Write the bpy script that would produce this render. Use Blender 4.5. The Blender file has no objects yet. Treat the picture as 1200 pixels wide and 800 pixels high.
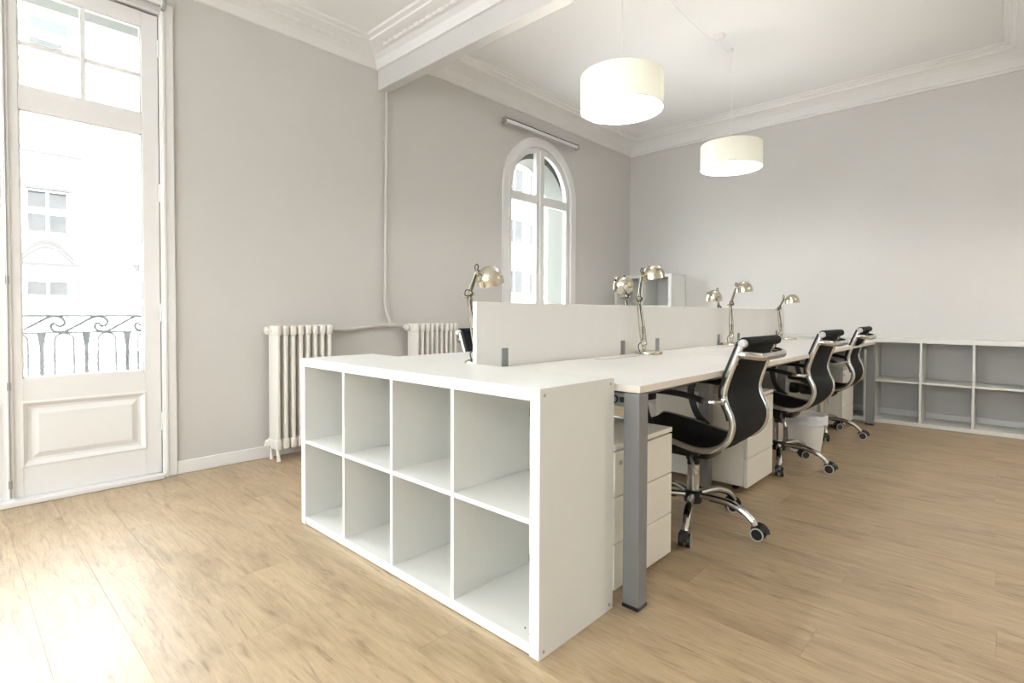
import bpy, bmesh, math, random
from mathutils import Vector, Matrix
random.seed(7)
PI = math.pi
SC = bpy.context.scene
COL = SC.collection

# ------------------------------------------------------------------ camera
cam_d = bpy.data.cameras.new('camera')
cam = bpy.data.objects.new('camera', cam_d)
COL.objects.link(cam)
SC.camera = cam
yaw, pit, rol = -0.7532, -0.0218, 0.0034
F = Vector((math.sin(yaw)*math.cos(pit), math.cos(yaw)*math.cos(pit), math.sin(pit)))
R = F.cross(Vector((0, 0, 1))).normalized()
U = R.cross(F)
R2 = R*math.cos(rol) + U*math.sin(rol)
U2 = -R*math.sin(rol) + U*math.cos(rol)
mw = Matrix((R2, U2, -F)).transposed().to_4x4()
mw.translation = Vector((0.9782, -1.1612, 1.0051))
cam.matrix_world = mw
cam_d.sensor_width = 36.0
cam_d.lens = 624.2*36/1200
cam_d.shift_y = -0.0159
cam_d.clip_start = 0.02
cam_d.clip_end = 300

# ------------------------------------------------------------------ world, sun, exposure
SC.view_settings.view_transform = 'Standard'
SC.view_settings.look = 'None'
SC.view_settings.gamma = 1.0
SC.view_settings.use_curve_mapping = False
SC.view_settings.exposure = 0.75
w = bpy.data.worlds.new('sky')
SC.world = w
w.use_nodes = True
bg = w.node_tree.nodes['Background']
bg.inputs[0].default_value = (0.87, 0.93, 1.0, 1)
bg.inputs[1].default_value = 6.0

sun_d = bpy.data.lights.new('sun', 'SUN')
sun_d.energy = 17.0
sun_d.angle = 0.02
sun_d.color = (1.0, 0.98, 0.96)
sun = bpy.data.objects.new('sun', sun_d)
COL.objects.link(sun)
sun.rotation_euler = Vector((-0.80, 0.25, -0.62)).to_track_quat('-Z', 'Y').to_euler()
PENDANT_W = 9.0        # bulb of each pendant, watts
FILL_W = 22.0           # bulb of the unseen fill pendant added behind the camera on the left

XW, YB = -2.789, 5.17   # left wall, back wall
XR, YF = 4.0, -4.2      # right wall, wall behind the camera
ZD = 0.765              # desk height

# ------------------------------------------------------------------ helpers
class MB:
    def __init__(s): s.bm = bmesh.new()
    def box(s, x0, x1, y0, y1, z0, z1, bev=0.0, seg=1):
        r = bmesh.ops.create_cube(s.bm, size=1.0)
        vs = r['verts']
        for v in vs:
            v.co = Vector(((x0+x1)/2+v.co.x*(x1-x0), (y0+y1)/2+v.co.y*(y1-y0), (z0+z1)/2+v.co.z*(z1-z0)))
        if bev > 0:
            es = list({e for v in vs for e in v.link_edges})
            bmesh.ops.bevel(s.bm, geom=es, offset=bev, segments=seg, affect='EDGES', profile=0.5)
        return s
    def obox(s, c, ax, ay, az, hx, hy, hz, bev=0.0):
        r = bmesh.ops.create_cube(s.bm, size=2.0)
        c = Vector(c); ax, ay, az = Vector(ax).normalized(), Vector(ay).normalized(), Vector(az).normalized()
        for v in r['verts']:
            v.co = c + ax*v.co.x*hx + ay*v.co.y*hy + az*v.co.z*hz
        if bev > 0:
            es = list({e for v in r['verts'] for e in v.link_edges})
            bmesh.ops.bevel(s.bm, geom=es, offset=bev, segments=2, affect='EDGES', profile=0.5)
        return s
    def tube(s, pts, r, seg=8, closed=False, flat=None, up=None):
        """sweep; r may be a number or list; flat=(side,up) scale factors"""
        pts = [Vector(p) for p in pts]; n = len(pts)
        rr = r if isinstance(r, (list, tuple)) else [r]*n
        rings = []
        prev = None
        for i, p in enumerate(pts):
            if closed: t = (pts[(i+1) % n]-pts[i-1]).normalized()
            else: t = (pts[min(i+1, n-1)]-pts[max(i-1, 0)]).normalized()
            if up is not None:
                a = t.cross(Vector(up)).normalized()
            elif prev is None:
                a = t.orthogonal().normalized()
            else:
                a = (prev - t*prev.dot(t)).normalized()
            prev = a
            b = t.cross(a)
            fa, fb = flat if flat else (1, 1)
            rings.append([s.bm.verts.new(p + a*math.cos(2*PI*k/seg)*rr[i]*fa + b*math.sin(2*PI*k/seg)*rr[i]*fb) for k in range(seg)])
        m = n if closed else n-1
        for i in range(m):
            A, B = rings[i], rings[(i+1) % n]
            for k in range(seg):
                s.bm.faces.new((A[k], A[(k+1) % seg], B[(k+1) % seg], B[k]))
        if not closed:
            s.bm.faces.new(list(reversed(rings[0]))); s.bm.faces.new(rings[-1])
        return s
    def lathe(s, prof, c=(0, 0, 0), axis=(0, 0, 1), seg=24, closed_profile=False):
        axis = Vector(axis).normalized(); c = Vector(c)
        a = axis.orthogonal().normalized(); b = axis.cross(a)
        rings = []
        for (r, z) in prof:
            if r < 1e-6: rings.append([s.bm.verts.new(c+axis*z)])
            else: rings.append([s.bm.verts.new(c+axis*z+(a*math.cos(2*PI*k/seg)+b*math.sin(2*PI*k/seg))*r) for k in range(seg)])
        idx = list(range(len(rings)-1))
        pairs = [(i, i+1) for i in idx]
        if closed_profile: pairs.append((len(rings)-1, 0))
        for i, j in pairs:
            A, B = rings[i], rings[j]
            for k in range(seg):
                k2 = (k+1) % seg
                if len(A) == 1 and len(B) == 1: continue
                if len(A) == 1: s.bm.faces.new((A[0], B[k2], B[k]))
                elif len(B) == 1: s.bm.faces.new((A[k], A[k2], B[0]))
                else: s.bm.faces.new((A[k], A[k2], B[k2], B[k]))
        return s
    def prism(s, poly, d):
        """poly: list of 3D points (planar), extruded by vector d"""
        d = Vector(d)
        A = [s.bm.verts.new(Vector(p)) for p in poly]
        B = [s.bm.verts.new(Vector(p)+d) for p in poly]
        n = len(A)
        s.bm.faces.new(list(reversed(A))); s.bm.faces.new(B)
        for i in range(n):
            s.bm.faces.new((A[i], A[(i+1) % n], B[(i+1) % n], B[i]))
        return s
    def strip(s, A, B, d):
        """thick band between two polylines A and B, extruded by d"""
        d = Vector(d)
        a = [s.bm.verts.new(Vector(p)) for p in A]; b = [s.bm.verts.new(Vector(p)) for p in B]
        a2 = [s.bm.verts.new(Vector(p)+d) for p in A]; b2 = [s.bm.verts.new(Vector(p)+d) for p in B]
        n = len(a)
        for i in range(n-1):
            s.bm.faces.new((a[i], a[i+1], b[i+1], b[i])); s.bm.faces.new((a2[i], b2[i], b2[i+1], a2[i+1]))
            s.bm.faces.new((a[i], a2[i], a2[i+1], a[i+1])); s.bm.faces.new((b[i], b[i+1], b2[i+1], b2[i]))
        s.bm.faces.new((a[0], b[0], b2[0], a2[0])); s.bm.faces.new((a[-1], a2[-1], b2[-1], b[-1]))
        return s
    def build(s, name, mat, parent=None, origin=None, smooth=False, angle=35):
        bmesh.ops.recalc_face_normals(s.bm, faces=s.bm.faces)
        if origin is not None:
            o = Vector(origin)
            for v in s.bm.verts: v.co -= o
        me = bpy.data.meshes.new(name)
        s.bm.to_mesh(me); s.bm.free()
        if smooth:
            for p in me.polygons: p.use_smooth = True
            try: me.set_sharp_from_angle(angle=math.radians(angle))
            except Exception: pass
        me.materials.append(mat)
        ob = bpy.data.objects.new(name, me)
        COL.objects.link(ob)
        if parent is not None: ob.parent = parent
        if origin is not None: ob.location = origin
        return ob

def empty(name, loc=(0, 0, 0), rz=0.0, parent=None):
    o = bpy.data.objects.new(name, None)
    COL.objects.link(o)
    o.empty_display_size = 0.1
    o.location = loc; o.rotation_euler = (0, 0, rz)
    if parent: o.parent = parent
    return o

def tag(o, label=None, cat=None, group=None, kind=None):
    if label: o['label'] = label
    if cat: o['category'] = cat
    if group: o['group'] = group
    if kind: o['kind'] = kind
    return o

def struct(o): o['kind'] = 'structure'; return o

def dup(root, loc, rz=0.0, label=None):
    def cp(o, par):
        c = o.copy(); COL.objects.link(c); c.parent = par
        for ch in [k for k in ALLCH(o)]: cp(ch, c)
        return c
    def ALLCH(o): return [k for k in list(bpy.data.objects) if k.parent == o]
    r = cp(root, None)
    r.location = loc; r.rotation_euler = (0, 0, rz)
    if label: r['label'] = label
    return r

def smoothpath(pts, n=6, closed=False):
    """Catmull-Rom through points"""
    P = [Vector(p) for p in pts]
    out = []
    m = len(P)
    for i in range(m-1):
        p0 = P[max(i-1, 0)]; p1 = P[i]; p2 = P[i+1]; p3 = P[min(i+2, m-1)]
        for k in range(n):
            t = k/n
            out.append(0.5*((2*p1)+(-p0+p2)*t+(2*p0-5*p1+4*p2-p3)*t*t+(-p0+3*p1-3*p2+p3)*t**3))
    out.append(P[-1])
    return out

# ------------------------------------------------------------------ materials
def mat(name, col, rough=0.5, metal=0.0, spec=0.5, noise=0.0, nscale=8.0, bump=0.0, bscale=60.0, sub=0):
    m = bpy.data.materials.new(name); m.use_nodes = True
    nt = m.node_tree; b = nt.nodes['Principled BSDF']
    b.inputs['Base Color'].default_value = (*col, 1)
    b.inputs['Roughness'].default_value = rough
    b.inputs['Metallic'].default_value = metal
    b.inputs['Specular IOR Level'].default_value = spec
    tc = nt.nodes.new('ShaderNodeTexCoord')
    if noise > 0:
        n = nt.nodes.new('ShaderNodeTexNoise'); n.inputs['Scale'].default_value = nscale; n.inputs['Detail'].default_value = 5
        nt.links.new(tc.outputs['Object'], n.inputs['Vector'])
        mx = nt.nodes.new('ShaderNodeMix'); mx.data_type = 'RGBA'
        mx.inputs['A'].default_value = (*[c*(1-noise) for c in col], 1)
        mx.inputs['B'].default_value = (*[min(1, c*(1+noise)) for c in col], 1)
        nt.links.new(n.outputs['Fac'], mx.inputs['Factor'])
        nt.links.new(mx.outputs['Result'], b.inputs['Base Color'])
    if bump > 0:
        n2 = nt.nodes.new('ShaderNodeTexNoise'); n2.inputs['Scale'].default_value = bscale; n2.inputs['Detail'].default_value = 4
        nt.links.new(tc.outputs['Object'], n2.inputs['Vector'])
        bp = nt.nodes.new('ShaderNodeBump'); bp.inputs['Strength'].default_value = bump; bp.inputs['Distance'].default_value = 0.004
        nt.links.new(n2.outputs['Fac'], bp.inputs['Height'])
        nt.links.new(bp.outputs['Normal'], b.inputs['Normal'])
    return m

M = {}
M['wall'] = mat('wall_paint', (0.64, 0.618, 0.592), 0.75, noise=0.02, nscale=3, bump=0.25, bscale=180)
M['ceil'] = mat('ceiling_paint', (0.86, 0.86, 0.855), 0.8, noise=0.015, nscale=2, bump=0.1, bscale=90)
M['plaster'] = mat('plaster_moulding', (0.82, 0.81, 0.795), 0.7, noise=0.02, nscale=14, bump=0.3, bscale=40)
M['beam'] = mat('beam_paint', (0.61, 0.59, 0.565), 0.75, noise=0.02, nscale=4, bump=0.2, bscale=120)
M['trimw'] = mat('white_gloss_paint', (0.82, 0.81, 0.795), 0.35, noise=0.015, nscale=9, bump=0.06, bscale=50)
M['mela'] = mat('white_melamine', (0.74, 0.74, 0.70), 0.38, noise=0.012, nscale=20, bump=0.03, bscale=300)
M['desk'] = mat('white_desk_laminate', (0.80, 0.79, 0.76), 0.36, noise=0.012, nscale=20, bump=0.03, bscale=300)
M['edge'] = mat('desk_edge_band', (0.74, 0.67, 0.60), 0.45, noise=0.03, nscale=30)
M['ped'] = mat('pedestal_cream', (0.80, 0.77, 0.68), 0.4, noise=0.015, nscale=20)
M['scr'] = mat('screen_panel_white', (0.80, 0.79, 0.75), 0.55, noise=0.015, nscale=12, bump=0.05, bscale=200)
M['grey'] = mat('grey_powder_coat', (0.25, 0.255, 0.255), 0.45, metal=0.3, noise=0.04, nscale=30)
M['dark'] = mat('dark_gap', (0.03, 0.03, 0.03), 0.6, noise=0.1, nscale=20)
M['black'] = mat('black_plastic', (0.012, 0.012, 0.013), 0.4, noise=0.2, nscale=30)
M['chrome'] = mat('chrome', (0.56, 0.555, 0.54), 0.12, metal=1.0, noise=0.02, nscale=20)
M['nickel'] = mat('nickel_plate', (0.62, 0.58, 0.47), 0.20, metal=1.0, noise=0.03, nscale=30)
M['rad'] = mat('radiator_enamel', (0.82, 0.79, 0.73), 0.4, noise=0.02, nscale=25, bump=0.1, bscale=60)
M['pipe'] = mat('painted_pipe', (0.60, 0.57, 0.53), 0.5, noise=0.04, nscale=20, bump=0.1, bscale=60)
M['alu'] = mat('aluminium_tube', (0.62, 0.62, 0.60), 0.35, metal=0.6, noise=0.03, nscale=10)
M['rollw'] = mat('white_roller_fabric', (0.85, 0.84, 0.82), 0.6, noise=0.02, nscale=30)
M['rail'] = mat('railing_iron', (0.17, 0.17, 0.175), 0.55, noise=0.1, nscale=20)
M['fac'] = mat('facade_render', (0.86, 0.87, 0.88), 0.85, noise=0.02, nscale=0.8)
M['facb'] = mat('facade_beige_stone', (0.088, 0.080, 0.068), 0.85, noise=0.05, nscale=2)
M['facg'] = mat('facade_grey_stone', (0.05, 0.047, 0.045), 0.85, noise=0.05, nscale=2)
M['fpane'] = mat('far_window_pane', (0.055, 0.056, 0.055), 0.6, spec=0.05, noise=0.25, nscale=3)
M['fpaneb'] = mat('far_window_pane_blue', (0.06, 0.075, 0.085), 0.6, spec=0.05, noise=0.2, nscale=3)
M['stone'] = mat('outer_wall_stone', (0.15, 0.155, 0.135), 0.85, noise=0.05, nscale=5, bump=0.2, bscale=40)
M['street'] = mat('street_asphalt', (0.35, 0.34, 0.33), 0.9, noise=0.1, nscale=1.5)
M['bin'] = mat('bin_plastic', (0.90, 0.88, 0.82), 0.45, noise=0.02, nscale=20)
M['lever'] = mat('hinge_metal', (0.45, 0.44, 0.42), 0.4, metal=0.8, noise=0.05, nscale=30)
M['cord'] = mat('white_cord', (0.86, 0.86, 0.85), 0.5, noise=0.02, nscale=30)
M['wheelrim'] = mat('grey_wheel_rim', (0.55, 0.55, 0.54), 0.4, noise=0.03, nscale=30)

def mesh_fabric():
    m = mat('black_mesh_fabric', (0.018, 0.019, 0.021), 0.75)
    nt = m.node_tree; b = nt.nodes['Principled BSDF']
    tc = nt.nodes.new('ShaderNodeTexCoord')
    ck = nt.nodes.new('ShaderNodeTexChecker'); ck.inputs['Scale'].default_value = 330
    ck.inputs['Color1'].default_value = (0.004, 0.005, 0.005, 1); ck.inputs['Color2'].default_value = (0.020, 0.022, 0.023, 1)
    b.inputs['Specular IOR Level'].default_value = 0.15
    nt.links.new(tc.outputs['Object'], ck.inputs['Vector'])
    nt.links.new(ck.outputs['Color'], b.inputs['Base Color'])
    return m
M['mesh'] = mesh_fabric()

def floor_mat():
    m = bpy.data.materials.new('oak_laminate'); m.use_nodes = True
    nt = m.node_tree; b = nt.nodes['Principled BSDF']
    L = nt.links.new; N = nt.nodes.new
    tc = N('ShaderNodeTexCoord'); oi = N('ShaderNodeObjectInfo')
    comb = N('ShaderNodeCombineXYZ'); mul = N('ShaderNodeMath'); mul.operation = 'MULTIPLY'; mul.inputs[1].default_value = 37.0
    L(oi.outputs['Random'], mul.inputs[0]); L(mul.outputs[0], comb.inputs['X']); L(mul.outputs[0], comb.inputs['Y'])
    add = N('ShaderNodeVectorMath'); add.operation = 'ADD'
    L(tc.outputs['Object'], add.inputs[0]); L(comb.outputs[0], add.inputs[1])
    def noise(sc, vs, det=6, dist=0.0, rough=0.6):
        mp = N('ShaderNodeMapping'); mp.inputs['Scale'].default_value = vs
        L(add.outputs[0], mp.inputs['Vector'])
        n = N('ShaderNodeTexNoise'); n.inputs['Scale'].default_value = sc; n.inputs['Detail'].default_value = det
        n.inputs['Distortion'].default_value = dist; n.inputs['Roughness'].default_value = rough
        L(mp.outputs[0], n.inputs['Vector']); return n
    grain = noise(3.4, (1.0, 9, 1), 8, 1.4, 0.68)
    fine = noise(20, (0.8, 14, 1), 4)
    blot = noise(2.2, (1.0, 3.0, 1), 3, 0.6)
    r1 = N('ShaderNodeValToRGB')
    e = r1.color_ramp.elements
    e[0].position = 0.30; e[0].color = (0.31, 0.215, 0.12, 1)
    e[1].position = 0.62; e[1].color = (0.57, 0.435, 0.27, 1)
    x = r1.color_ramp.elements.new(0.44); x.color = (0.48, 0.355, 0.21, 1)
    L(grain.outputs['Fac'], r1.inputs['Fac'])
    mx = N('ShaderNodeMix'); mx.data_type = 'RGBA'; mx.blend_type = 'MULTIPLY'; mx.inputs['Factor'].default_value = 0.55
    r2 = N('ShaderNodeValToRGB'); r2.color_ramp.elements[0].position = 0.3; r2.color_ramp.elements[0].color = (0.72, 0.70, 0.68, 1)
    r2.color_ramp.elements[1].position = 0.6; r2.color_ramp.elements[1].color = (1, 1, 1, 1)
    L(fine.outputs['Fac'], r2.inputs['Fac']); L(r1.outputs['Color'], mx.inputs['A']); L(r2.outputs['Color'], mx.inputs['B'])
    mx2 = N('ShaderNodeMix'); mx2.data_type = 'RGBA'; mx2.blend_type = 'MULTIPLY'; mx2.inputs['Factor'].default_value = 0.8
    r3 = N('ShaderNodeValToRGB'); r3.color_ramp.elements[0].position = 0.33; r3.color_ramp.elements[0].color = (0.74, 0.70, 0.66, 1)
    r3.color_ramp.elements[1].position = 0.55; r3.color_ramp.elements[1].color = (1, 1, 1, 1)
    L(blot.outputs['Fac'], r3.inputs['Fac']); L(mx.outputs['Result'], mx2.inputs['A']); L(r3.outputs['Color'], mx2.inputs['B'])
    mr = N('ShaderNodeMapRange'); mr.inputs['To Min'].default_value = 0.945; mr.inputs['To Max'].default_value = 1.015
    L(oi.outputs['Random'], mr.inputs['Value'])
    hs = N('ShaderNodeHueSaturation'); L(mr.outputs[0], hs.inputs['Value']); L(mx2.outputs['Result'], hs.inputs['Color'])
    L(hs.outputs['Color'], b.inputs['Base Color'])
    b.inputs['Roughness'].default_value = 0.41
    b.inputs['Specular IOR Level'].default_value = 1.0
    bp = N('ShaderNodeBump'); bp.inputs['Strength'].default_value = 0.12; bp.inputs['Distance'].default_value = 0.002
    L(fine.outputs['Fac'], bp.inputs['Height']); L(bp.outputs['Normal'], b.inputs['Normal'])
    return m
M['floor'] = floor_mat()

def glass_mat(name, tint=(0.98, 0.99, 0.985)):
    m = bpy.data.materials.new(name); m.use_nodes = True
    nt = m.node_tree; nt.nodes.clear(); N = nt.nodes.new; L = nt.links.new
    o = N('ShaderNodeOutputMaterial'); mx = N('ShaderNodeMixShader'); tr = N('ShaderNodeBsdfTransparent'); gl = N('ShaderNodeBsdfGlossy')
    lw = N('ShaderNodeLayerWeight'); lw.inputs['Blend'].default_value = 0.5
    pw = N('ShaderNodeMath'); pw.operation = 'POWER'; pw.inputs[1].default_value = 5.0; L(lw.outputs['Facing'], pw.inputs[0])
    fr = N('ShaderNodeMath'); fr.operation = 'MULTIPLY_ADD'; fr.inputs[1].default_value = 0.8; fr.inputs[2].default_value = 0.035; L(pw.outputs[0], fr.inputs[0])
    tr.inputs[0].default_value = (*tint, 1); gl.inputs['Roughness'].default_value = 0.01
    L(fr.outputs[0], mx.inputs[0]); L(tr.outputs[0], mx.inputs[1]); L(gl.outputs[0], mx.inputs[2]); L(mx.outputs[0], o.inputs[0])
    return m
M['glass'] = glass_mat('window_glass')

def translucent(name, col, mixf=0.5):
    m = bpy.data.materials.new(name); m.use_nodes = True
    nt = m.node_tree; nt.nodes.clear(); N = nt.nodes.new; L = nt.links.new
    o = N('ShaderNodeOutputMaterial'); mx = N('ShaderNodeMixShader'); d = N('ShaderNodeBsdfDiffuse'); t = N('ShaderNodeBsdfTranslucent')
    tc = N('ShaderNodeTexCoord'); n = N('ShaderNodeTexNoise'); n.inputs['Scale'].default_value = 120
    r = N('ShaderNodeMix'); r.data_type = 'RGBA'; r.inputs['A'].default_value = (*[c*0.96 for c in col], 1); r.inputs['B'].default_value = (*col, 1)
    L(tc.outputs['Object'], n.inputs['Vector']); L(n.outputs['Fac'], r.inputs['Factor'])
    L(r.outputs['Result'], d.inputs[0]); L(r.outputs['Result'], t.inputs[0]); mx.inputs[0].default_value = mixf
    L(d.outputs[0], mx.inputs[1]); L(t.outputs[0], mx.inputs[2]); L(mx.outputs[0], o.inputs[0])
    return m
M['shade'] = translucent('lamp_shade_fabric', (0.90, 0.895, 0.83), 0.32)
M['bag'] = translucent('bin_liner_film', (0.86, 0.88, 0.90), 0.35)

def emis(name, col, s):
    m = bpy.data.materials.new(name); m.use_nodes = True
    nt = m.node_tree; b = nt.nodes['Principled BSDF']
    b.inputs['Base Color'].default_value = (0.9, 0.9, 0.9, 1)
    b.inputs['Emission Color'].default_value = (*col, 1); b.inputs['Emission Strength'].default_value = s
    return m

# ------------------------------------------------------------------ floor with planks
fl = MB().box(XW-0.26, XR+0.1, YF-0.1, YB+0.1, -0.12, -0.009).build('floor', M['dark'])
struct(fl)
PW, PL, GAP = 0.19, 1.28, 0.0002
full = None
row = 0
y = YF
cache = {}
while y < YB-0.001:
    y1 = min(y+PW, YB)
    off = (row*0.43) % PL
    x = XW-off
    while x < XR:
        xa, xb = max(x, XW), min(x+PL, XR)
        if xb-xa > 0.02:
            key = (round(xb-xa, 3), round(y1-y, 3))
            if key not in cache:
                m_ = MB(); m_.box(GAP, key[0]-GAP, GAP, key[1]-GAP, -0.009, 0.0, 0.0005)
                o = m_.build('plank', M['floor'], fl); cache[key] = o.data
            else:
                o = bpy.data.objects.new('plank', cache[key]); COL.objects.link(o); o.parent = fl
            o.location = (xa, y, 0)
        x += PL
    y = y1; row += 1

# ------------------------------------------------------------------ walls
TI, TO = 0.08, 0.33     # inner layer depth, full depth of the left wall
def wall_layer(mb, x0, x1, ya, yb, za, zb, ops):
    ops = sorted(ops)
    y = ya
    for (o0, o1, oz0, oz1, arch) in ops:
        mb.box(x0, x1, y, o0, za, zb)
        if oz0 > za: mb.box(x0, x1, o0, o1, za, oz0)
        if not arch: mb.box(x0, x1, o0, o1, oz1, zb)
        else:
            c = (o0+o1)/2; r = (o1-o0)/2; n = 32
            A = [(x0, c-r*math.cos(PI*k/n), oz1+r*math.sin(PI*k/n)) for k in range(n+1)]
            B = [(x0, c-r*math.cos(PI*k/n), zb) for k in range(n+1)]
            mb.strip(A, B, (x1-x0, 0, 0))
        y = o1
    mb.box(x0, x1, y, yb, za, zb)
AC, AR, AZ = 3.315, 0.515, 2.29          # arched window: centre y, radius, springing height
DY0, DY1, DZ1 = -1.60, -0.257, 2.79      # french door opening
E0, E1 = -3.95, -2.60                    # second french door, unseen behind the camera, added to let in daylight
mb = MB()
wall_layer(mb, XW-TI, XW, YF, YB, 0, 3.45, [(DY0, DY1, 0, DZ1, False), (E0, E1, 0, DZ1, False), (AC-AR, AC+AR, 0.0, AZ, True)])
struct(mb.build('wall_left', M['wall']))
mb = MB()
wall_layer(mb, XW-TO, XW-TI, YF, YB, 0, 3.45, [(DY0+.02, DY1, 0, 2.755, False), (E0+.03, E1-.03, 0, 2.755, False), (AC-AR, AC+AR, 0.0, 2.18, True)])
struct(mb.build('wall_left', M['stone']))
struct(MB().box(XW-0.25, XR, YB, YB+0.2, 0, 3.45).build('wall_back', M['wall']))
def glazed_wall(name, axis, at, u0, u1, ops, n0):
    """plain wall (axis 'x': runs along x at y=at; 'y': runs along y at x=at) with tall windows added for fill daylight"""
    sgn = -1 if axis == 'x' else 1
    def bx(m_, a0, a1, d0, d1, z0, z1):
        d0, d1 = sorted((at+sgn*d0, at+sgn*d1))
        return m_.box(a0, a1, d0, d1, z0, z1) if axis == 'x' else m_.box(d0, d1, a0, a1, z0, z1)
    mb = MB(); u = u0
    for a_, b_ in ops:
        bx(mb, u, a_, 0, .25, 0, 3.45); bx(mb, a_, b_, 0, .25, 0, .5); bx(mb, a_, b_, 0, .25, 2.78, 3.45); u = b_
    bx(mb, u, u1, 0, .25, 0, 3.45)
    struct(mb.build(name, M['wall']))
    for i, (a_, b_) in enumerate(ops):
        c_ = (a_+b_)/2
        loc = Vector((c_, at+sgn*.1, .5)) if axis == 'x' else Vector((at+sgn*.1, c_, .5))
        e = struct(empty('window_%d' % (n0+i), loc))
        m_ = MB()
        for (p, q_, r_, s_) in ((a_, a_+.06, .5, 2.78), (b_-.06, b_, .5, 2.78), (c_-.04, c_+.04, .5, 2.78), (a_, b_, .5, .57), (a_, b_, 2.71, 2.78)):
            bx(m_, p, q_, .07, .13, r_, s_)
        m_.build('frame', M['trimw'], e).location = -loc
        for p, q_ in ((a_+.06, c_-.04), (c_+.04, b_-.06)):
            bx(MB(), p, q_, .098, .102, .57, 2.71).build('pane', M['glass'], e).location = -loc
glazed_wall('wall_front', 'x', YF, XW-.25, XR+.25, ((-2.4, -0.8), (0.0, 1.7)), 2)  # unseen windows behind the camera, added to brighten the room
glazed_wall('wall_right', 'y', XR, YF, YB+.2, (), 5)

# ceiling, beams, cornices
ZN, ZF = 3.085, 3.29
BY0, BY1, BZ = 1.26, 1.35, 2.80
BX0, BX1 = 1.13, 1.35
mb = MB()
mb.box(XW-.33, XR+.2, YF-.25, BY0, ZN, 3.5)
mb.box(XW-.33, XR+.2, BY1, YB+.2, ZF, 3.5)
mb.box(XW-.25, XR+.2, BY0, BY1, 3.29, 3.5)
struct(mb.build('ceiling', M['ceil']))
struct(MB().box(XW, XR, BY0, BY1, BZ, 3.29, 0.008, 2).build('trim_1', M['beam']))
struct(MB().box(BX0, BX1, BY1, YB, 2.97, 3.29, 0.008, 2).build('trim_2', M['beam']))

def cornice(name, x0, x1, y0, y1, zb, zc, prof):
    mb = MB(); rings = []
    for d, h in prof:
        z = zb+(zc-zb)*h
        rings.append([mb.bm.verts.new((x, y, z)) for x, y in ((x0+d, y0+d), (x1-d, y0+d), (x1-d, y1-d), (x0+d, y1-d))])
    for A, B in zip(rings[:-1], rings[1:]):
        for k in range(4): mb.bm.faces.new((A[k], A[(k+1) % 4], B[(k+1) % 4], B[k]))
    return struct(mb.build(name, M['plaster']))
farp = [(0.0, -0.002), (0.018, 0.0), (0.024, 0.04), (0.024, 0.11), (0.016, 0.14), (0.016, 0.18), (0.032, 0.30), (0.06, 0.47), (0.10, 0.62), (0.145, 0.72), (0.16, 0.73), (0.165, 0.80), (0.185, 0.86), (0.20, 0.88), (0.205, 0.94), (0.23, 0.96), (0.235, 1.0)]
cornice('trim_3', XW, BX0, BY1, YB, 3.10, ZF, farp)
cornice('trim_4', BX1, XR, BY1, YB, 3.10, ZF, farp)
nearp = [(0.0, -0.002), (0.02, 0.0), (0.03, 0.12), (0.055, 0.36), (0.09, 0.52), (0.13, 0.62), (0.175, 0.70), (0.20, 0.76), (0.205, 0.84), (0.235, 0.90), (0.245, 1.0)]
nc = cornice('trim_5', XW, XR, YF, BY0, 2.955, ZN, nearp)
# moulded leaf ornament along the visible near cornices
orn = MB()
def leaf(mb, c, u, v, n, s):
    c, u, v, n = Vector(c), Vector(u), Vector(v), Vector(n)
    ctr = mb.bm.verts.new(c+n*0.010*s)
    ring = [mb.bm.verts.new(c+u*math.cos(a)*0.026*s*(1+.25*math.cos(2*a))+v*math.sin(a)*0.02*s) for a in [2*PI*k/8 for k in range(8)]]
    for k in range(8): mb.bm.faces.new((ctr, ring[k], ring[(k+1) % 8]))
k = 0
yy = YF+0.3
while yy < BY0-0.28:
    leaf(orn, (XW+0.125, yy, 3.032), (0, 1, 0), (0.72, 0, .5), (0.55, 0, -0.83), 0.9 if k % 2 else 1.25); yy += 0.065; k += 1
xx = XW+0.3
while xx < 1.5:
    leaf(orn, (xx, BY0-0.125, 3.032), (1, 0, 0), (0, -.72, .5), (0, -0.55, -0.83), 0.9 if k % 2 else 1.25); xx += 0.065; k += 1
oo = orn.build('ornament', M['plaster'], nc, smooth=True, angle=80); oo['kind'] = 'stuff'

# baseboards
def bb(name, *a): return struct(MB().box(*a, 0.004).build(name, M['trimw']))
bb('baseboard_left', XW, XW+.014, DY1+.07, AC-AR-.1, 0, .082)
bb('baseboard_left.001', XW, XW+.014, E1+.07, DY0-.07, 0, .082)
bb('baseboard_left.002', XW, XW+.014, AC+AR+.1, YB, 0, .082)
bb('baseboard_back', XW+.014, XR, YB-.014, YB, 0, .09)
bb('baseboard_right', XR-.014, XR, YF, YB-.014, 0, .082)

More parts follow.
